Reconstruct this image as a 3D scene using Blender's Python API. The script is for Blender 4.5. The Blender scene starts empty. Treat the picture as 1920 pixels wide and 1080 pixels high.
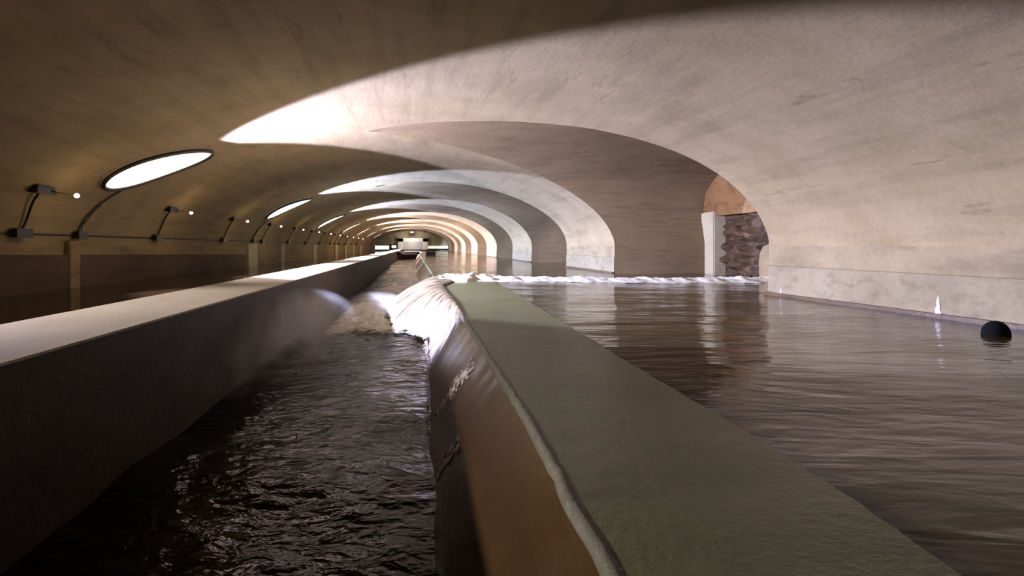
import bpy, bmesh, math, random
from mathutils import Vector, noise
random.seed(7)
C = bpy.context.scene.collection
SC = bpy.context.scene

# ------------------------------------------------------------------ frame of reference
# tunnel runs along +Y; X in cm across, Z in cm from eye level, t = depth in units of 10 m
EYE = 1.9
def W(X, t, Z): return Vector((X / 100.0, t * 10.0, EYE + Z / 100.0))
CX, AX, HZ = -34.0, 701.0, 300.0            # the elliptical vault
XR, XL = 667.0, -735.0
def vault(phi): return CX + AX * math.cos(phi), HZ * math.sin(phi)
def phi_of(X): return math.acos(max(-1, min(1, (X - CX) / AX)))
T0, TEND = -1.2, 10.3
ZW, ZC = -90.0, -152.0                       # side water, channel water
XWI, XWO, ZWALK = -190.0, -286.0, -54.0      # walkway wall
XC = 62.0                                    # weir crest, channel side

def lerp_table(tab, x):                      # tab sorted by decreasing X
    if x >= tab[0][0]: return tab[0][1]
    for (x0, y0), (x1, y1) in zip(tab, tab[1:]):
        if x >= x1: return y0 + (y1 - y0) * (x0 - x) / (x0 - x1)
    return tab[-1][1]
NEAR0 = [(667,1.0),(660,1.006),(636,1.015),(585,1.027),(527,1.044),(456,1.073),(362,1.115),(263,1.171),(130,1.241),(-20,1.316),(-112,1.376)]
FAR0 = [(667,1.768),(661,1.776),(638,1.788),(590,1.792),(547,1.788),(455,1.763),(374,1.717),(203,1.623),(38,1.50),(-60,1.43),(-112,1.376)]
NEAR1 = [(667,0),(600,.025),(539,.042),(388,.05),(247,.07),(60,.12),(-100,.205),(-190,.285)]
FAR1 = [(667,.68),(650,.70),(593,.72),(507,.74),(382,.738),(229,.72),(74,.62),(-60,.44),(-190,.285)]
NB = 7
def edges(k, X):
    if k == 0: return lerp_table(NEAR0, X), lerp_table(FAR0, X)
    o = 2.32 + 1.265 * (k - 1)
    return o + lerp_table(NEAR1, X), o + lerp_table(FAR1, X)

# ------------------------------------------------------------------ mesh helpers
def link(name, me, m=None, parent=None):
    o = bpy.data.objects.new(name, me); C.objects.link(o)
    if m: me.materials.append(m)
    if parent: o.parent = parent
    return o
def mesh(name, verts, faces, m=None, parent=None, smooth=False, uvs=None):
    me = bpy.data.meshes.new(name)
    me.from_pydata([tuple(v) for v in verts], [], faces)
    if smooth:
        for p in me.polygons: p.use_smooth = True
    if uvs:
        l = me.uv_layers.new(name='UVMap')
        for lp in me.loops: l.data[lp.index].uv = uvs[lp.vertex_index]
    me.update()
    return link(name, me, m, parent)
def grid_faces(nu, nv, base=0):
    return [(base+i*nv+j, base+(i+1)*nv+j, base+(i+1)*nv+j+1, base+i*nv+j+1) for i in range(nu-1) for j in range(nv-1)]
def grid(name, nu, nv, f, m, parent=None, smooth=True):
    vs = [f(i/(nu-1), j/(nv-1)) for i in range(nu) for j in range(nv)]
    return mesh(name, vs, grid_faces(nu, nv), m, parent, smooth)
class MB:
    def __init__(s): s.v, s.f = [], []
    def hexa(s, p):                           # 8 points: bottom 4 ccw, top 4 ccw
        b = len(s.v); s.v += p
        s.f += [(b,b+3,b+2,b+1),(b+4,b+5,b+6,b+7),(b,b+1,b+5,b+4),(b+1,b+2,b+6,b+5),(b+2,b+3,b+7,b+6),(b+3,b,b+4,b+7)]
        return s
    def box(s, x0, x1, t0, t1, z0, z1):
        return s.hexa([W(x0,t0,z0),W(x1,t0,z0),W(x1,t1,z0),W(x0,t1,z0),W(x0,t0,z1),W(x1,t0,z1),W(x1,t1,z1),W(x0,t1,z1)])
    def tube(s, pts, r, n=8, closed=False):
        b = len(s.v); N = len(pts)
        for i, p in enumerate(pts):
            if closed: d = pts[(i+1)%N] - pts[i-1]
            else: d = pts[min(i+1,N-1)] - pts[max(i-1,0)]
            d.normalize()
            up = Vector((0,0,1)) if abs(d.z) < .9 else Vector((0,1,0))
            a = d.cross(up).normalized(); c = a.cross(d).normalized()
            for k in range(n):
                q = 2*math.pi*k/n
                s.v.append(p + a*r*math.cos(q) + c*r*math.sin(q))
        for i in range(N if closed else N-1):
            i2 = (i+1) % N
            for k in range(n):
                s.f.append((b+i*n+k, b+i*n+(k+1)%n, b+i2*n+(k+1)%n, b+i2*n+k))
        if not closed:
            s.f.append(tuple(b+k for k in range(n))[::-1]); s.f.append(tuple(b+(N-1)*n+k for k in range(n)))
        return s
    def sphere(s, c, rx, ry, rz, nu=16, nv=10):
        b = len(s.v)
        for i in range(nv+1):
            a = math.pi*i/nv
            for k in range(nu):
                q = 2*math.pi*k/nu
                s.v.append(c + Vector((rx*math.sin(a)*math.cos(q), ry*math.sin(a)*math.sin(q), rz*math.cos(a))))
        for i in range(nv):
            for k in range(nu):
                s.f.append((b+i*nu+k, b+(i+1)*nu+k, b+(i+1)*nu+(k+1)%nu, b+i*nu+(k+1)%nu))
        return s
    def build(s, name, m, parent=None, smooth=False, bevel=0):
        o = mesh(name, s.v, s.f, m, parent, smooth)
        if bevel:
            bm = bmesh.new(); bm.from_mesh(o.data)
            bmesh.ops.bevel(bm, geom=bm.edges[:], offset=bevel, segments=2, affect='EDGES')
            bm.to_mesh(o.data); bm.free()
        return o
def structure(o): o['kind'] = 'structure'; return o
def tag(o, label, cat, group=None, kind=None):
    o['label'] = label; o['category'] = cat
    if group: o['group'] = group
    if kind: o['kind'] = kind
    return o
def empty(name, loc):
    o = bpy.data.objects.new(name, None); C.objects.link(o); o.location = loc; o.empty_display_size = .1
    bpy.context.view_layer.update()
    return o
def adopt(root, *obs):                        # parent keeping the place in the world
    for o in obs:
        d = root.location
        if o.data and o.type == 'MESH':
            for v in o.data.vertices: v.co -= d
        o.parent = root
    return root

# ------------------------------------------------------------------ materials
def mat(name):
    m = bpy.data.materials.new(name); m.use_nodes = True
    nt = m.node_tree; b = nt.nodes['Principled BSDF']
    return m, nt, b
def node(nt, t, **kw):
    n = nt.nodes.new(t)
    for k, v in kw.items():
        if hasattr(n, k): setattr(n, k, v)
        else: n.inputs[k].default_value = v
    return n
def coords(nt, scale=(1,1,1), uv=False):
    tc = node(nt, 'ShaderNodeTexCoord'); mp = node(nt, 'ShaderNodeMapping'); mp.inputs['Scale'].default_value = scale
    if uv: nt.links.new(tc.outputs['UV'], mp.inputs[0])
    else:
        g = node(nt, 'ShaderNodeNewGeometry'); nt.links.new(g.outputs['Position'], mp.inputs[0])
    return mp.outputs[0]
def noise_ramp(nt, vec, scale, stops, detail=6, rough=.6):
    n = node(nt, 'ShaderNodeTexNoise'); n.inputs['Scale'].default_value = scale; n.inputs['Detail'].default_value = detail; n.inputs['Roughness'].default_value = rough
    nt.links.new(vec, n.inputs['Vector'])
    r = node(nt, 'ShaderNodeValToRGB'); e = r.color_ramp.elements
    while len(e) < len(stops): e.new(.5)
    for el, (p, c) in zip(e, stops): el.position = p; el.color = (*c, 1)
    nt.links.new(n.outputs['Fac'], r.inputs[0])
    return r.outputs[0], n.outputs['Fac']
def mix(nt, a, b, fac=1.0, mode='MULTIPLY'):
    x = node(nt, 'ShaderNodeMix'); x.data_type = 'RGBA'; x.blend_type = mode
    if hasattr(fac, 'is_linked'): nt.links.new(fac, x.inputs[0])
    else: x.inputs[0].default_value = fac
    for s, i in ((a, 6), (b, 7)):
        if hasattr(s, 'is_linked'): nt.links.new(s, x.inputs[i])
        else: x.inputs[i].default_value = (*s, 1)
    return x.outputs[2]
def bump(nt, b, h, strength, dist=.02):
    n = node(nt, 'ShaderNodeBump'); n.inputs['Strength'].default_value = strength; n.inputs['Distance'].default_value = dist
    nt.links.new(h, n.inputs['Height']); nt.links.new(n.outputs[0], b.inputs['Normal'])
def concrete(name, dark, light, rough=.85, streak=(1,1,1), sscale=1.5, bstr=.35, spec=.3, grime=.35, uv=False):
    m, nt, b = mat(name)
    v = coords(nt, (1,1,1), uv); vs = coords(nt, streak, uv)
    c1, h1 = noise_ramp(nt, v, .55, [(.3, dark), (.7, light)], 8, .65)
    c2, h2 = noise_ramp(nt, vs, sscale, [(.30, (1-grime,)*3), (.52, (1,1,1))], 6, .6)
    c3, h3 = noise_ramp(nt, v, 14, [(.25, (.8,.8,.78)), (.6, (1,1,1))], 5, .7)
    nt.links.new(mix(nt, mix(nt, c1, c2), c3, .7), b.inputs['Base Color'])
    b.inputs['Roughness'].default_value = rough; b.inputs['Specular IOR Level'].default_value = spec
    col = mix(nt, mix(nt, c1, c2), c3, .7)
    if uv:
        c4, h4 = noise_ramp(nt, coords(nt, (3.2,.5,1), True), 1.0, [(.655, (1,1,1)), (.675, (.45,.38,.30)), (.70, (1,1,1))], 3, .5)
        col = mix(nt, col, c4, .4); nt.links.new(col, b.inputs['Base Color'])
    ad = node(nt, 'ShaderNodeMath', operation='ADD'); nt.links.new(h2, ad.inputs[0]); nt.links.new(h3, ad.inputs[1])
    bump(nt, b, ad.outputs[0], bstr, .03)
    return m
def plain(name, col, rough=.5, metal=0.0, n=.25):
    m, nt, b = mat(name)
    c, h = noise_ramp(nt, coords(nt), 12, [(.3, tuple(x*(1-n) for x in col)), (.7, col)])
    nt.links.new(c, b.inputs['Base Color']); b.inputs['Roughness'].default_value = rough; b.inputs['Metallic'].default_value = metal
    if rough > .9: b.inputs['Specular IOR Level'].default_value = .08
    return m
def emit(name, col, s):
    m, nt, b = mat(name)
    b.inputs['Base Color'].default_value = (*col, 1)
    b.inputs['Emission Color'].default_value = (*col, 1); b.inputs['Emission Strength'].default_value = s
    return m
def water(name, col, scales, bstr, rough=.06, dist=.05):
    m, nt, b = mat(name)
    b.inputs['Base Color'].default_value = (*col, 1); b.inputs['Roughness'].default_value = rough; b.inputs['IOR'].default_value = 1.33; b.inputs['Specular IOR Level'].default_value = .36
    tot = None
    for sc, s, w in scales:
        n = node(nt, 'ShaderNodeTexNoise'); n.inputs['Scale'].default_value = s; n.inputs['Detail'].default_value = 4; n.inputs['Distortion'].default_value = .6
        nt.links.new(coords(nt, sc), n.inputs['Vector'])
        k = node(nt, 'ShaderNodeMath', operation='MULTIPLY'); k.inputs[1].default_value = w; nt.links.new(n.outputs['Fac'], k.inputs[0])
        if tot is None: tot = k.outputs[0]
        else:
            a = node(nt, 'ShaderNodeMath', operation='ADD'); nt.links.new(tot, a.inputs[0]); nt.links.new(k.outputs[0], a.inputs[1]); tot = a.outputs[0]
    bump(nt, b, tot, bstr, dist)
    return m
def foam_mat(name, streak, dark, light=(.56,.52,.46), thr=(.38,.52), uv=False, rough=.5, detail=3.0, soft=.35):
    m, nt, b = mat(name)
    v = coords(nt, streak, uv)
    c, h = noise_ramp(nt, v, detail, [(thr[0], dark), (thr[1], light)], 6, .65)
    nt.links.new(c, b.inputs['Base Color']); b.inputs['Roughness'].default_value = rough
    at = node(nt, 'ShaderNodeAttribute'); at.attribute_name = 'cover'
    a = node(nt, 'ShaderNodeMath', operation='ADD'); nt.links.new(at.outputs['Fac'], a.inputs[0]); nt.links.new(h, a.inputs[1])
    mr = node(nt, 'ShaderNodeMapRange'); mr.inputs[1].default_value = .75; mr.inputs[2].default_value = .75 + soft
    nt.links.new(a.outputs[0], mr.inputs[0]); nt.links.new(mr.outputs[0], b.inputs['Alpha'])
    bump(nt, b, h, .6, .05)
    return m
def cover(o, f):                              # how densely foam covers each vertex, 0 to 1
    at = o.data.attributes.new('cover', 'FLOAT', 'POINT')
    for i, d in enumerate(at.data): d.value = f(i)
def edge_cover(nu, nv, eu=.15, ev=.25):
    def f(i):
        u, v = (i // nv) / (nu - 1), (i % nv) / (nv - 1)
        return max(0, min(1, min(u, 1-u) / eu, min(v, 1-v) / ev))
    return f

M = {}
M['vault'] = concrete('vault concrete', (.195,.142,.066), (.285,.214,.112), .9, (2.2,.22,1), 1.3, .25, .2, .22, uv=True)
M['pier'] = concrete('pier concrete', (.18,.135,.066), (.262,.202,.108), .85, (.5,.6,1.6), 1.6, .3, .2, .32)
M['pierfoot'] = concrete('pier foot concrete', (.165,.13,.069), (.245,.20,.116), .85, (1.2,1.2,2.4), 2.6, .3, .2, .3)
M['gallery'] = concrete('gallery concrete', (.165,.108,.050), (.225,.155,.077), .9, (.5,.6,7), 1.8, .35, .2, .25)
M['left'] = concrete('left wall concrete', (.20,.14,.065), (.26,.19,.10), .85, (.5,.6,1.5), 1.4, .3, .3, .35)
M['pale'] = concrete('pale pilaster concrete', (.40,.33,.195), (.50,.43,.27), .8, (1,1,.5), 1.2, .2, .3, .2)  # gallery pilaster, and the lamp light streaks painted on the left wall
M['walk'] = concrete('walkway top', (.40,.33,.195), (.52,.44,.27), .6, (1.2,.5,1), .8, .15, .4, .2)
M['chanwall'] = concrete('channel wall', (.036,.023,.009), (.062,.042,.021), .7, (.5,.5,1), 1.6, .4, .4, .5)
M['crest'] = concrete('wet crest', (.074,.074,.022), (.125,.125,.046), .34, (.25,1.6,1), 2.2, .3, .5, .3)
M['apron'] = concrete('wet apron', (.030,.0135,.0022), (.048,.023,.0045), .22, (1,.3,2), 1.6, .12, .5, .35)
M['lip'] = concrete('crest lip', (.06,.058,.024), (.125,.118,.062), .4, (1,3,1), 3, .5, .4, .35)
M['footing'] = concrete('stained footing', (.050,.026,.006), (.095,.055,.016), .5, (1,1,1), 2, .4, .4, .4)
M['panel'] = concrete('dark panel', (.055,.032,.016), (.115,.070,.034), .75, (.4,.4,3), 1.6, .5, .25, .4)
M['rock'] = concrete('rough rock', (.032,.016,.006), (.145,.082,.034), .75, (2,2,3), 1.8, .9, .3, .6)
M['rust'] = concrete('rust stained stone', (.16,.075,.022), (.27,.15,.055), .8, (1,1,2), 2.4, .6, .2, .4)
M['endwall'] = concrete('end wall', (.36,.30,.17), (.46,.40,.27), .9, (1,1,1), .5, .2, .2, .25)
M['cream'] = plain('cream plaster', (.80,.74,.62), .8)
M['steelgray'] = plain('grey shutter', (.48,.45,.44), .5)
M['black'] = plain('black plastic', (.012,.011,.010), .45)
M['ball'] = plain('black float', (.004,.004,.004), .95)
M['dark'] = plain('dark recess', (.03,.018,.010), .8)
M['metal'] = plain('dark metal', (.035,.028,.022), .5, .3)
M['lime'] = plain('lime crust', (.50,.45,.38), .9)
M['water_right'] = water('brown water', (.030,.021,.004), [((.35,1,1), 1.1, 1.0), ((.5,1.6,1), 4.0, .22)], .42, .07, .10)
M['water_left'] = water('still water', (.03,.018,.008), [((.5,1,1), 1.2, .3)], .25, .05, .05)
M['water_channel'] = water('dark water', (.012,.007,.0025), [((.8,1,1), 1.2, 1.0), ((1,1.5,1), 4.5, .35)], .65, .08, .14)
M['cascade'] = foam_mat('falling water', (16,.8,1), (.035,.025,.015), (.36,.285,.16), (.36,.62), True, .3)
M['foam'] = foam_mat('foam', (1.6,6,6), (.34,.30,.25), (.80,.75,.60), (.32,.52))
M['spray'] = foam_mat('thin foam', (6,3,6), (.16,.11,.06), (.55,.48,.36), (.38,.58), soft=.2, detail=4)
for k, c, s in ((0,(1,.88,.72),1.4),(1,(.95,.95,.9),1.3),(2,(1,.92,.78),1.35)):
    M['lamp%d' % k] = emit('lamp glass %d' % k, c, s)
M['bulb'] = emit('bulb glass', (1,.93,.80), 9)
M['win'] = emit('lit window', (1,.98,.94), 1.8)
M['slot'] = emit('lit slot', (.92,1,.80), .9)

# ------------------------------------------------------------------ the vault: one shell with right-hand lunettes cut in it
NP = 120
phis = [math.pi * i / (NP - 1) for i in range(NP)]
arc = [0]
for p, q in zip(phis, phis[1:]):
    a, b = vault(p), vault(q); arc.append(arc[-1] + math.hypot(a[0]-b[0], a[1]-b[1]) / 100)
verts, faces, uvs = [], [], []
for k in range(NB + 1):
    rows = 14 if k == 0 else 8
    base = len(verts)
    for i, p in enumerate(phis):
        X, Z = vault(p)
        t0 = T0 if k == 0 else edges(k-1, X)[1]
        t1 = TEND if k == NB else edges(k, X)[0]
        for j in range(rows):
            t = t0 + (t1 - t0) * j / (rows - 1)
            verts.append(W(X, t, Z)); uvs.append((arc[i], t * 10))
    faces += grid_faces(NP, rows, base)
structure(mesh('ceiling', verts, faces, M['vault'], smooth=True, uvs=uvs))

# right-hand pier walls, galleries between them
for k in range(NB + 1):
    t0 = T0 if k == 0 else edges(k-1, XR)[1]
    t1 = TEND if k == NB else edges(k, XR)[0]
    vs = [W(XR - d, t, z) for t in (t0, t1) for z, d in ((-125, 1.6), (-36.5, 1.6), (-35.5, -.4), (-34.5, 0), (0, 0))]
    o = structure(mesh('wall_right', vs, grid_faces(2, 5), M['pier'])); o.data.materials.append(M['pierfoot']); o.data.polygons[0].material_index = 1
    m = MB().box(XR-10, XR+1, t0, t1, -125, -85)
    structure(m.build('baseboard_right', M['footing']))
GX = 974.0
def gallery(k):
    n0, f0 = edges(k, XR)
    prof = [(XR, n0, -125, 0.0), (XR, n0, -60, 0.0)]
    ps = [phi_of(667) + (phi_of(-112 if k == 0 else -190) - phi_of(667)) * i / 50 for i in range(51)]
    near = []; far = []
    for p in ps:
        X, Z = vault(p); n, f = edges(k, X); s = (.058 if k == 0 else .105) * (Z / 300) ** 2
        near.append((X, n, Z, s)); far.append((X, f, Z, s))
    prof += near + far[::-1] + [(XR, f0, -60, 0.0), (XR, f0, -125, 0.0)]
    vs = []
    NU = 6
    for X, t, Z, s in prof:
        for j in range(NU):
            x = X + (GX - X) * j / (NU - 1)
            vs.append(W(x, t - (.00095 * max(0, Z / 300) ** 6 + .0016 * max(0, Z / 300) ** 40) * (x - X), Z + s * (x - X)))
    o = mesh('wall_gallery', vs, grid_faces(len(prof), NU), M['gallery'], smooth=True)
    structure(o)
    # far end of the gallery
    if k > 0:
        m = MB().box(GX, GX + 12, n0 - .1, f0 + .15, -125, 440)
        structure(m.build('wall_gallery_end', M['gallery']))
for k in range(NB): gallery(k)

# rough rock face closing the first gallery
def rock_face(u, v):
    t = .9 + 1.02 * u; z = -125 + 225 * v
    p = Vector((0, t * 10, z / 100))
    d, _ = noise.voronoi(Vector((p.y * 1.5, p.z * 3.4, 0)) + noise.noise_vector(p * 1.3) * .35)
    bulge = min(1.0, (d[1] - d[0]) * 2.2) * 22 + noise.fractal(p * 3, 1, 2, 4) * 7
    return W(GX + 34 - bulge, t, z)
o = grid('rock_face', 150, 90, rock_face, M['rock'], smooth=False)
structure(o); o.name = 'wall_rock'
def lintel(u, v):
    t = .9 + 1.02 * u; z = 98 + 360 * v
    return W(GX + 1 - abs(noise.fractal(Vector((t * 12, z / 20, 3)), 1, 2, 4)) * 5, t, z)
structure(grid('wall_lintel', 80, 50, lintel, M['rust'], smooth=False))
o = MB().box(GX - 8, GX + 34, 1.715, 1.80, -125, 112).build('trim_pilaster', M['pale'], bevel=.03); structure(o)
# pale boulder leaning against the rock
def boulder(u, v):
    a = 2 * math.pi * u; b = math.pi * v
    p = Vector((math.sin(b) * math.cos(a), math.sin(b) * math.sin(a), math.cos(b)))
    r = 1 + .35 * noise.fractal(p * 1.4, 1, 2, 4)
    return W(GX + 12 + 34 * p.x * r * (1 - .35 * p.z), 1.43 + .068 * p.y * r * (1 - .3 * p.z), -75 + 112 * p.z * r)
tag(grid('boulder', 28, 20, boulder, M['gallery']), 'pale boulder standing against the rough rock in the side gallery', 'rock')

# lime crusts on the near right pier
def lime(name, X, t, z0, h, w, label, seed):
    def f(u, v):
        a = 2 * math.pi * u; ww = w * (1 - v) ** .8 * (1 + .45 * noise.noise(Vector((math.cos(a) * 2, v * 6, seed))))
        return W(X - 1.4 - max(0, 2.2 * math.sin(a)) * (1 - v * .8), t + ww * math.cos(a) * .001, z0 + h * v)
    tag(grid(name, 20, 16, f, M['lime']), label, 'mineral deposit')
lime('lime_deposit', XR, .676, -85.5, 24, 4.5, 'larger white lime crust at the foot of the right pier wall', 1.0)
lime('lime_deposit', XR, .965, -85.5, 14, 2.6, 'smaller white lime crust near the corner of the right pier', 5.0)

# left wall with raised strips coloured as streaks of lamp light, dark panel
vs = [W(XL, t, z) for t in (T0, 2.3, 4.5, TEND) for z in (-125, -60, 0)]
structure(mesh('wall_left', vs, grid_faces(4, 3), M['left']))
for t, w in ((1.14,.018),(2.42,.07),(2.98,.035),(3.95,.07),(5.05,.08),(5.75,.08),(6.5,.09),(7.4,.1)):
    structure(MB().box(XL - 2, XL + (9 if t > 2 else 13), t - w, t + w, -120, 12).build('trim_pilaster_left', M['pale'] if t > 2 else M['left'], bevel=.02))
m = MB().hexa([W(XL+.5,.3,-95),W(XL+10,.3,-95),W(XL+10,2.3,-95),W(XL+.5,2.3,-95),W(XL+.5,.3,-6),W(XL+10,.3,-6),W(XL+10,2.3,-34),W(XL+.5,2.3,-34)])
structure(m.build('trim_dark_panel', M['panel'], bevel=.01))
structure(mesh('wall_back', [W(XL-5,T0,-160),W(XR+5,T0,-160),W(XR+5,T0,310),W(XL-5,T0,310)], [(0,1,2,3)], M['left']))
structure(mesh('floor', [W(XL-5,T0,-190),W(1010,T0,-190),W(1010,TEND,-190),W(XL-5,TEND,-190)], [(0,1,2,3)], M['footing']))

# ------------------------------------------------------------------ walkway wall, weir
def tseq(n, a, b, p=2.0): return [a + (b - a) * (i / (n - 1)) ** p for i in range(n)]
wk = empty('walkway', W((XWI+XWO)/2, .5, -190))
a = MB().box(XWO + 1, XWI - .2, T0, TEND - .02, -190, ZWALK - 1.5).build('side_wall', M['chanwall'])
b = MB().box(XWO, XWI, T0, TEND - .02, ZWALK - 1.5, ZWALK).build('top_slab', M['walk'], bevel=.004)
adopt(wk, a, b)
tag(wk, 'pale topped concrete walkway wall left of the deep channel', 'walkway')

CR = [(-9,140),(.14,146),(.212,156),(.335,160),(.8,182),(1.11,196),(9,200)]
CL = [(-9,46),(.14,52.5),(.27,58),(.58,61),(1.0,63),(9,66)]
def lin(tab, x):
    for (a, p), (b, q) in zip(tab, tab[1:]):
        if x <= b: return p + (q - p) * (x - a) / (b - a)
    return tab[-1][1]
CR[0] = (-.4, 130); CL[0] = (-.4, 46)
def foot(t): return 8 + 13 * max(0, min(1, (t - .25) / .6))
def crest_right(t): return lin(CR, t) + 2.2 * noise.noise(Vector((t * 26, 3.1, 0))) + 1.2 * noise.noise(Vector((t * 90, 7.1, 0)))
def crest_left(t): return lin(CL, t) + 1.3 * noise.noise(Vector((t * 30, 0, 5.0))) + .8 * noise.noise(Vector((t * 100, 0, 1.0)))
def crest_z(t): return -86.5 if t < 1.3 else (-86.5 - 8 * min(1, (t - 1.3) / .25))
TS = tseq(420, -.3, 6.3, 2.0)
cols = []
for t in TS:
    l, r, z = crest_left(t), crest_right(t), crest_z(t)
    cols.append([W(l - 1.0, t, z - 3), W(l + 2, t, z), W(l + (r - l) * .33, t, z + .3), W(l + (r - l) * .66, t, z + .3), W(r - 2, t, z), W(r + 1, t, z - 4), W(r + 12, t, -190)])
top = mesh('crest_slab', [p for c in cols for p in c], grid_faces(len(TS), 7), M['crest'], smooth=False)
cols = []
for t in TS:
    l, z = crest_left(t) - 1.0, crest_z(t) - 3
    row = []
    for j in range(8):
        q = j / 7
        row.append(W(l + (foot(t) - l) * q + .5 * noise.noise(Vector((t * 14, q * 3, 2.2))), t, z + (-156 - z) * q))
    row.append(W(foot(t), t, -190)); cols.append(row)
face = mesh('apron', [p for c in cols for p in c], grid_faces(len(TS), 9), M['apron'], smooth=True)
vs = []
for t in [x for x in TS if x < 1.2]:
    l, z = crest_left(t), crest_z(t)
    ww = 2.0 + 1.5 * noise.noise(Vector((t * 40, 9, 9)))
    for dx, dz in ((-1.8,-4.5),(-1.5,-.8),(.2,.5),(ww,.45),(ww+.5,-1)): vs.append(W(l + dx, t, z + dz))
lip = mesh('edge_lip', vs, grid_faces(len(vs)//5, 5), M['lip'], smooth=True)
wr = empty('weir', W(110, .6, -190)); adopt(wr, top, face, lip)
tag(wr, 'long wet grey green weir crest between the deep channel and the right water', 'weir')

# ------------------------------------------------------------------ water
def wsurf(name, x0f, x1, z, amp, m, ts, nx, seed, label, fr=(.6,.9)):
    vs = []
    for t in ts:
        x0 = x0f(t)
        for i in range(nx):
            x = x0 + (x1 - x0) * (i / (nx - 1))
            h = amp * (noise.fractal(Vector((x / 100 * fr[0], t * 10 * fr[1], seed)), 1, 2, 3))
            vs.append(W(x, t, z + h))
    o = mesh(name, vs, grid_faces(len(ts), nx), m, smooth=True)
    return tag(o, label, 'water', kind='stuff')
wsurf('water', lambda t: (crest_right(t) - 6) if t < 1.45 else max(70, crest_right(t) - (t - 1.45) * 900), 1000, ZW, 2.0, M['water_right'], tseq(260, -1.2, TEND, 1.6), 90, 1.0,
      'brown rippled water lying between the weir and the right piers')
wsurf('water', lambda t: XL - 1, XWO + 1, -88, .3, M['water_left'], tseq(60, -1.2, TEND, 1.3), 20, 4.0,
      'dark still water between the left wall and the walkway', )
wsurf('water', lambda t: XWI - 5, 24, ZC, 5.5, M['water_channel'], tseq(300, -1.2, 6.3, 1.6), 70, 8.0,
      'dark choppy water running in the deep channel below the walkway', (.9,1.3))

# cascade over the crest
def Lfun(t):
    tab = [(.58,6),(.70,22),(.80,42),(.90,70),(1.0,112),(1.15,138),(1.35,140),(1.5,105),(1.62,30)]
    if t <= tab[0][0]: return tab[0][1]
    for (a, x), (b, y) in zip(tab, tab[1:]):
        if t <= b: return x + (y - x) * (t - a) / (b - a)
    return tab[-1][1]
NUc, NVc = 150, 80
vs, uv = [], []
for i in range(NUc):
    t = .60 + 1.02 * i / (NUc - 1)
    fade = min(1, (t - .60) / .25, (1.62 - t) / .12)
    for j in range(NVc):
        q = j / (NVc - 1)
        L = Lfun(t + .05 * noise.noise(Vector((t * 9, q * 1.5, 0))))
        x0 = crest_left(t) + 3 + 60 * max(0, min(1, (t - 1.15) / .25)) * max(0, fade)
        x = x0 + (XC - L - x0) * q
        d = max(0, (XC - x) / max(L, 1))
        z = crest_z(t) + 1.2 + 6 * max(0, fade) * math.sin(math.pi * min(1, q * 1.2) ** .6) - (66 + (1 - max(0, fade)) * 0) * d ** 1.9
        rid = noise.fractal(Vector((t * 26 + q * 2.2, q * 1.4, 2)), 1, 2, 4)
        z += rid * 4.5 * min(1, q * 3) * max(.1, fade); x += rid * 3 * max(0, fade)
        face_x = XC - (XC - foot(t)) * max(0, min(1, (crest_z(t) - z) / 66)) - 1.5
        if z < crest_z(t) - 2: x = min(x, face_x)
        vs.append(W(x, t + .02 * q * math.sin(t * 9), z)); uv.append((t * 1.0 + q * .10, q * 1.0))
cas = mesh('cascade', vs, grid_faces(NUc, NVc), M['cascade'], smooth=True, uvs=uv)
def ccov(i):
    u, v = (i // NVc) / (NUc - 1), (i % NVc) / (NVc - 1)
    return max(0, min(1, u / .16, (1 - u) / .06, (1 - v) / .12, .35 + v / .10))
cover(cas, ccov)
tag(cas, 'white water pouring over the weir crest into the deep channel', 'cascade', kind='stuff')

# foam crest across the right water
def foamline(u, v):
    x = 62 + 905 * u
    tc = 1.40 + .03 * math.sin(u * 7) + .02 * noise.noise(Vector((u * 20, 0, 0)))
    wd = (.13 + .10 * math.exp(-((u - .1) / .13) ** 2)) * (.8 + .4 * noise.noise(Vector((u * 11, 5, 0))))
    a = v * 2 - 1
    h = (12 + 10 * math.exp(-((u - .08) / .07) ** 2)) * (1 - a * a) * (.8 + .5 * noise.fractal(Vector((u * 30, v * 4, 2)), 1, 2, 4))
    return W(x, tc + wd * a * .75, ZW - 1.5 + h)
tag(grid('foam_line', 260, 18, foamline, M['foam']), 'white foam line running from the side gallery to the weir', 'foam', kind='stuff')
cover(bpy.data.objects['foam_line'], edge_cover(260, 18, .008, .12))

# thin foam on the apron and along its foot
def patch(t0, t1, q0, q1, seed, label, amp=1.0):
    def f(u, v):
        t = t0 + (t1 - t0) * v + .012 * noise.noise(Vector((u * 6, seed, 0)))
        q = q0 + (q1 - q0) * u
        l, z = crest_left(t) - 1, crest_z(t) - 3
        b = math.sin(math.pi * u) ** .5 * math.sin(math.pi * v) ** .7
        hh = b * amp * (.5 + .7 * noise.fractal(Vector((u * 20, v * 3, seed)), 1, 2, 3))
        return W(l + (foot(t) - l) * q - .6 - hh * .5, t, z + (-156 - z) * q + hh * .5)
    o = grid('foam_streak', 60, 14, f, M['spray']); cover(o, lambda i: .40 * edge_cover(60, 14, .2, .45)(i)); tag(o, label, 'foam', kind='stuff')
patch(.425, .495, .05, .96, 1.0, 'white rippled foam band crossing the brown weir face')
patch(.32, .375, .5, .97, 4.0, 'faint foam patch low on the brown weir face nearer the camera')
def footfoam(u, v):
    t = .34 + .55 * u
    w = 3 + 9 * abs(noise.noise(Vector((t * 16, 1, 0)))) + 16 * max(0, noise.noise(Vector((t * 7, 4, 0)))) * (u ** .5)
    return W(foot(t) + 2 - w * v, t, ZC + 1.8 + 2.0 * math.sin(math.pi * v) * (.4 + noise.fractal(Vector((t * 40, v * 3, 0)), 1, 2, 4)) + 2 * (1 - v))
tag(grid('foam_edge', 200, 10, footfoam, M['spray']), 'ragged foam edge where the channel water meets the weir face', 'foam', kind='stuff')
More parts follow.
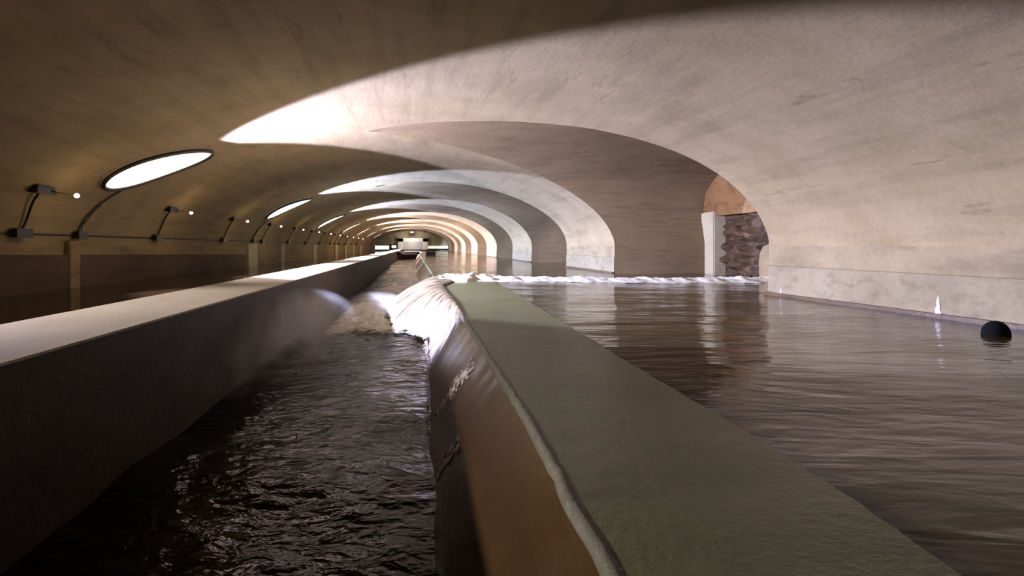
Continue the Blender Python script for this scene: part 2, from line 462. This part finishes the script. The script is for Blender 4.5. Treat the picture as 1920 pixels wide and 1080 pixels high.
cover(bpy.data.objects['foam_edge'], lambda i: .42 * max(0, min(1, (9 - i % 10) / 6, (i // 10) / 40)))
def landing(u, v):
    t = .86 + .62 * v; x = -172 + 205 * u
    b = max(0, math.sin(math.pi * u)) ** .3 * max(0, math.sin(math.pi * v)) ** .35
    return W(x, t, ZC - 8 + b * (19 + 9 * noise.fractal(Vector((x / 22, t * 30, 0)), 1, 2, 4)))
tag(grid('foam_pool', 70, 70, landing, M['foam']), 'churned white foam pool at the foot of the cascade', 'foam', kind='stuff')
cover(bpy.data.objects['foam_pool'], edge_cover(70, 70, .22, .25))

# mist
def mist(name, x0, x1, t0, t1, z0, z1, dens, cen, rad, label):
    o = MB().box(x0, x1, t0, t1, z0, z1).build(name, None)
    m = bpy.data.materials.new(name); m.use_nodes = True; nt = m.node_tree
    for n in list(nt.nodes): nt.nodes.remove(n)
    out = node(nt, 'ShaderNodeOutputMaterial'); pv = node(nt, 'ShaderNodeVolumeScatter')
    pv.inputs['Color'].default_value = (.97,.93,.80,1); pv.inputs['Anisotropy'].default_value = 0
    g = node(nt, 'ShaderNodeNewGeometry'); mp = node(nt, 'ShaderNodeMapping'); c = W(*cen)
    mp.vector_type = 'TEXTURE'
    mp.inputs['Location'].default_value = c; mp.inputs['Scale'].default_value = rad
    nt.links.new(g.outputs['Position'], mp.inputs[0])
    gr = node(nt, 'ShaderNodeTexGradient', gradient_type='SPHERICAL'); nt.links.new(mp.outputs[0], gr.inputs[0])
    nz = node(nt, 'ShaderNodeTexNoise'); nz.inputs['Scale'].default_value = 2.2; nz.inputs['Detail'].default_value = 5
    nt.links.new(g.outputs['Position'], nz.inputs['Vector'])
    mr = node(nt, 'ShaderNodeMapRange'); mr.inputs[1].default_value = .40; mr.inputs[2].default_value = .68
    nt.links.new(nz.outputs['Fac'], mr.inputs[0])
    a = node(nt, 'ShaderNodeMath', operation='MULTIPLY'); nt.links.new(gr.outputs['Fac'], a.inputs[0]); nt.links.new(mr.outputs[0], a.inputs[1])
    b = node(nt, 'ShaderNodeMath', operation='MULTIPLY'); b.inputs[1].default_value = dens; nt.links.new(a.outputs[0], b.inputs[0])
    nt.links.new(b.outputs[0], pv.inputs['Density']); nt.links.new(pv.outputs[0], out.inputs['Volume'])
    o.data.materials.clear(); o.data.materials.append(m)
    return tag(o, label, 'mist', kind='stuff')
mist('mist', -189, -40, .45, 1.35, ZC + 8, -52, 3.0, (-182, .75, -116), (1.0, 3.0, .55), 'white spray mist clinging to the walkway wall across from the cascade')
mist('mist', -150, 5, .95, 1.45, ZC + 8, -96, 2.0, (-85, 1.18, -134), (.8, 1.6, .34), 'low white spray mist drifting off the foot of the cascade')

# ------------------------------------------------------------------ black float
fl = MB().sphere(W(592, .542, -89), .108, .108, .135, 28, 16).build('float', M['ball'], smooth=True); fl.name = 'float_ball'
tag(fl, 'black ball float half sunk in the water at the foot of the right pier', 'float')

# ------------------------------------------------------------------ lamps
def on_vault(phi, t, inset):
    X, Z = vault(phi)
    n = Vector((-(X - CX) / AX ** 2, 0, -Z / HZ ** 2)); n.normalize()
    return W(X, t, Z) + n * (inset / 100)
def spot(name, loc, aim, W_, col, size, blend, rad):
    l = bpy.data.lights.new(name, 'SPOT'); l.energy = W_; l.color = col; l.spot_size = math.radians(size); l.spot_blend = blend; l.shadow_soft_size = rad
    o = bpy.data.objects.new(name, l); C.objects.link(o); o.location = loc
    o.rotation_euler = (aim).to_track_quat('-Z', 'Y').to_euler()
    return o
P1, P2 = phi_of(-667), phi_of(-482)
PC, DP = (P1 + P2) / 2, (P2 - P1) / 2
words = ['nearest and largest', 'second', 'third', 'fourth', 'fifth', 'sixth', 'seventh', 'eighth']
lampcol = [((.66,.69,1.18), 'lamp0'), ((.52,.66,1.24), 'lamp1'), ((.52,.66,1.24), 'lamp1')] + [((.80,.76,1.08), 'lamp2')] * 6
KEY = 26000
def aim(az, el):
    az, el = math.radians(az), math.radians(el)
    return Vector((math.cos(el) * math.cos(az), math.cos(el) * math.sin(az), math.sin(el)))
for k in range(7):
    tc = 1.213 + 1.255 * k
    if tc + .2 > TEND: break
    def pt(r, a, inset): return on_vault(PC + DP * r * math.cos(a), tc + .055 * r * math.cos(a) + .080 * r * math.sin(a), inset)
    root = empty('round_lamp', on_vault(PC, tc, 0))
    n = 48
    vs = [pt(0, 0, 9)]; fs = []
    for ri, (r, ins) in enumerate(((.4,9),(.75,8.5),(.95,7),(.985,5))):
        for i in range(n): vs.append(pt(r, 2*math.pi*i/n, ins))
        if ri == 0: fs += [(0, 1+i, 1+(i+1)%n) for i in range(n)]
        else:
            b0, b1 = 1 + (ri-1)*n, 1 + ri*n
            fs += [(b0+i, b1+i, b1+(i+1)%n, b0+(i+1)%n) for i in range(n)]
    d = mesh('diffuser', vs, fs, M[lampcol[k][1]], smooth=True)
    r = MB().tube([pt(1.0, 2*math.pi*i/n, 7) for i in range(n)], .045, 8, True).build('rim', M['metal'], smooth=True)
    adopt(root, d, r)
    tag(root, f'{words[k]} round white lamp along the left side of the vault' if k else 'nearest and largest round white lamp on the left side of the vault', 'lamp', 'round lamps along the left side of the vault')
    spot('lamp_beam', on_vault(PC - .02, tc, 25), aim(8, -18), KEY * (1, 1, 1, 1.9, 1.9, 1.7, .7)[k], lampcol[k][0], 98, .11, .06)

# feed cables from the ledge to the lamps
for k in range(4):
    tc = 1.213 + 1.255 * k; t0 = tc - .055
    root = empty('power_cable', W(XL + 8, t0, 22))
    a = MB().box(XL + 6, XL + 19, t0 - .016, t0 + .016, 16, 32).build('junction_box', M['black'], bevel=.01)
    pts = []
    for i in range(22):
        q = i / 21; ph = phi_of(-733) + (PC - DP * 1.02 - phi_of(-733)) * q
        pts.append(on_vault(ph, t0 + .055 * q ** 2, 4 + 1.5 * noise.noise(Vector((q * 7, k, 0)))))
    b = MB().tube(pts, .022, 6).build('cable', M['black'], smooth=True)
    pts = [p + Vector((.01, .06 + .02 * math.sin(i), 0)) for i, p in enumerate(pts[:15])]
    c = MB().tube(pts, .014, 6).build('cable', M['metal'], smooth=True)
    adopt(root, a, b, c)
    tag(root, f'black cable curving from its box on the left ledge up to the {["nearest","second","third","fourth"][k]} round lamp', 'cable', 'cables feeding the round lamps')
# long conduit on the ledge
cd = MB().tube([W(XL + 3.5, T0 + .05 + (TEND - T0 - .1) * i / 80, 24 + .8 * noise.noise(Vector((i * 1.3, 0, 0)))) for i in range(81)], .02, 6).build('conduit', M['metal'], smooth=True)
tag(cd, 'thin dark conduit running along the ledge of the left wall', 'cable')

# floodlights on curved arms
ordn = ['nearest', 'second', 'third', 'fourth', 'fifth', 'sixth', 'seventh', 'eighth', 'ninth', 'tenth', 'eleventh', 'twelfth']
def flood(k, t):
    root = empty('floodlight', W(XL + 8, t, 22))
    a = MB().box(XL + 6, XL + 19, t - .022, t + .022, 16, 33).build('junction_box', M['black'], bevel=.012)
    pts = []
    p1, p2 = phi_of(-733), phi_of(-692)
    for i in range(14):
        q = i / 13
        pts.append(on_vault(p1 + (p2 - p1) * q, t + .006 * math.sin(q * 5), 5 + 3 * q))
    b = MB().tube(pts, .024, 7).build('arm', M['black'], smooth=True)
    hx, hz = -684, 104
    h = MB().hexa([W(hx-9,t-.028,hz-6),W(hx+9,t-.028,hz-8),W(hx+9,t+.028,hz-8),W(hx-9,t+.028,hz-6),W(hx-7,t-.022,hz+7),W(hx+7,t-.022,hz+8),W(hx+7,t+.022,hz+8),W(hx-7,t+.022,hz+7)]).build('housing', M['black'], bevel=.01)
    rod = MB().tube([W(hx+8,t+.01,hz-1), W(-650,t+.03,98)], .01, 6).build('rod', M['metal'], smooth=True)
    bl = MB().sphere(W(-643, t+.034, 97), .05, .05, .042, 14, 8).build('bulb', M['bulb'], smooth=True)
    adopt(root, a, b, h, rod, bl)
    tag(root, f'{ordn[k]} black floodlight on a curved arm above the left ledge, small lit bulb beside it' if k >= 0 else ['black floodlight on a curved arm on the left ledge, just outside the view', 'black floodlight on a curved arm on the left ledge, level with the camera'][-1 - k], 'floodlight', 'floodlights along the left ledge')
    l = bpy.data.lights.new('bulb_glow', 'POINT'); l.energy = 11; l.color = (1,.72,.34); l.shadow_soft_size = .25
    lo = bpy.data.objects.new('bulb_glow', l); C.objects.link(lo); lo.location = W(-605, t + .04, 84)
    spot('bulb_beam', W(-636, t + .034, 92), aim(0, -28), FL, (.84,.77,1.0), 70, .7, .06)
FL = 2700
for k in range(-2, 12): flood(k, .985 + .525 * k)  # first two are out of view, added to light the near walkway

gl = empty('wall_lamp', W(700, 1.012, 118))  # added lamp, out of sight, brightens the gallery ceiling and far wall
a = MB().box(692, 712, 1.006, 1.014, 108, 128).build('back_plate', M['metal'], bevel=.01)
b = MB().sphere(W(702, 1.024, 118), .08, .09, .08, 16, 10).build('globe', M['bulb'], smooth=True)
adopt(gl, a, b); tag(gl, 'small wall lamp inside the first side gallery, hidden behind the near right pier', 'lamp')
l = bpy.data.lights.new('gallery_glow', 'POINT'); l.energy = 110; l.color = (.9,.82,.8); l.shadow_soft_size = .15
lo = bpy.data.objects.new('gallery_glow', l); C.objects.link(lo); lo.location = W(715, 1.06, 118)

# ------------------------------------------------------------------ far end
tE = TEND
structure(mesh('wall_far', [W(XL-10,tE,-190),W(XR+10,tE,-190),W(XR+10,tE,320),W(XL-10,tE,320)], [(0,1,2,3)], M['endwall']))
def fx(px): return (px - 775) * tE
def fz(py): return (462 - py) * tE
pr = empty('portal', W(0, tE - .03, fz(468)))
a = MB().box(fx(746),fx(756),tE-.06,tE-.005,fz(468),fz(447)).box(fx(793),fx(802),tE-.06,tE-.005,fz(468),fz(447)).box(fx(746),fx(802),tE-.06,tE-.005,fz(453),fz(446)).build('surround', M['cream'])
b = MB().box(fx(756),fx(793),tE-.03,tE-.006,fz(468),fz(453)).build('shutter', M['steelgray'])
adopt(pr, a, b); tag(pr, 'grey shuttered portal with a pale surround in the far end wall', 'portal')
wn = empty('lit_window', W(fx(716), tE - .02, fz(468)))
a = MB().box(fx(703),fx(730),tE-.02,tE-.004,fz(468),fz(460)).build('pane', M['win'])
m = MB()
for x0,x1,z0,z1 in ((702,731,469,467.6),(702,731,460.6,459.2),(702,703.2,469,459.2),(729.8,731,469,459.2)): m.box(fx(x0),fx(x1),tE-.03,tE-.003,fz(z0),fz(z1))
b = m.build('frame', M['black']); adopt(wn, a, b); tag(wn, 'brightly lit white window at the left of the far end wall', 'window')
cb = empty('control_cabinet', W(fx(738), tE - .05, fz(467)))
a = MB().box(fx(731.5),fx(745),tE-.09,tE-.004,fz(467),fz(458)).build('housing', M['black'], bevel=.03)
b = MB().box(fx(735),fx(743),tE-.095,tE-.089,fz(465),fz(460)).build('lit_panel', M['win']); adopt(cb, a, b)
tag(cb, 'small dark cabinet with a lit panel beside the lit window', 'cabinet')
ls = empty('lit_slot', W(fx(825), tE - .02, fz(467)))
a = MB().box(fx(800),fx(845),tE-.02,tE-.003,fz(466),fz(461.5)).build('glow_strip', M['slot'])
b = MB().box(fx(802),fx(846),tE-.06,tE-.003,fz(468.6),fz(466)).build('dark_ledge', M['black']); adopt(ls, a, b)
tag(ls, 'long pale lit strip above a dark ledge on the far end wall', 'light strip')
for px, py, tt, lab in ((772.5, 435.5, 9.4, 'small oval ceiling lamp under the crown near the far end'), (772.5, 447, 10.1, 'small oval lamp just above the far grey portal')):
    c = W((px-775)*tt, tt, (462-py)*tt)
    l = bpy.data.lights.new('lamp_glow', 'SPOT'); l.energy = 420; l.color = (.95,.88,.85); l.shadow_soft_size = .2; l.spot_size = 2.4; l.spot_blend = .5
    lo = bpy.data.objects.new('lamp_glow', l); C.objects.link(lo); lo.location = c - Vector((0, .9, .35)); lo.rotation_euler = (math.radians(72), 0, 0)
    tag(MB().sphere(c, .3, .3, .12, 16, 8).build('ceiling_lamp', M['win'], smooth=True), lab, 'lamp')

# channel end: culvert mouth
tC = 6.25
m = MB().box(XWI-4, -150, tC, tC+.06, -190, -70).box(40, 70, tC, tC+.06, -190, -70).box(XWI-4, 75, tC, tC+.06, -96, -62)
structure(m.build('wall_culvert', M['chanwall']))
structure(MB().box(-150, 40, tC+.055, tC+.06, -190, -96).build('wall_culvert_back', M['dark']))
structure(MB().box(XWI-4, 110, tC+.06, TEND-.02, -190, -80).build('floor_deck', M['walk']))
def spill(u, v):
    t = 5.85 + .12 * u + .02 * noise.noise(Vector((u*5, v*3, 0)))
    return W(74 - 38 * v ** .7 - 5 * math.sin(u * 3.1), t, -84 - 70 * v ** 1.4)
tag(grid('water_spill', 8, 24, spill, M['lime']), 'narrow white spill of water far off beside the dark culvert mouth', 'cascade', kind='stuff')
gb = empty('gate_box', W(160, 5.0, -92))
a = MB().box(112, 208, 4.96, 5.06, -94, -54).build('body', M['dark'], bevel=.03)
b = MB().box(108, 212, 4.95, 5.07, -54, -49).build('lid', M['black'], bevel=.01); adopt(gb, a, b)
tag(gb, 'dark rectangular box standing in the far right water', 'box')

# ------------------------------------------------------------------ world, camera
w = bpy.data.worlds.new('World'); SC.world = w; w.use_nodes = True
w.node_tree.nodes['Background'].inputs[0].default_value = (.9,.7,.45,1); w.node_tree.nodes['Background'].inputs[1].default_value = .02
cam = bpy.data.cameras.new('Camera'); co = bpy.data.objects.new('Camera', cam); C.objects.link(co)
co.location = W(0, 0, 0); co.rotation_euler = (math.pi / 2, 0, 0)
cam.sensor_width = 36; cam.lens = 36 * 1000 / 1920
cam.shift_x = 185 / 1920; cam.shift_y = -78 / 1920
cam.clip_start = .02; cam.clip_end = 300
SC.camera = co
SC.view_settings.view_transform = 'Standard'; SC.view_settings.look = 'None'; SC.view_settings.gamma = 1; SC.view_settings.use_curve_mapping = False
SC.view_settings.exposure = -0.13
SC.cycles.max_bounces = 6; SC.cycles.volume_bounces = 2; SC.cycles.sample_clamp_indirect = 4
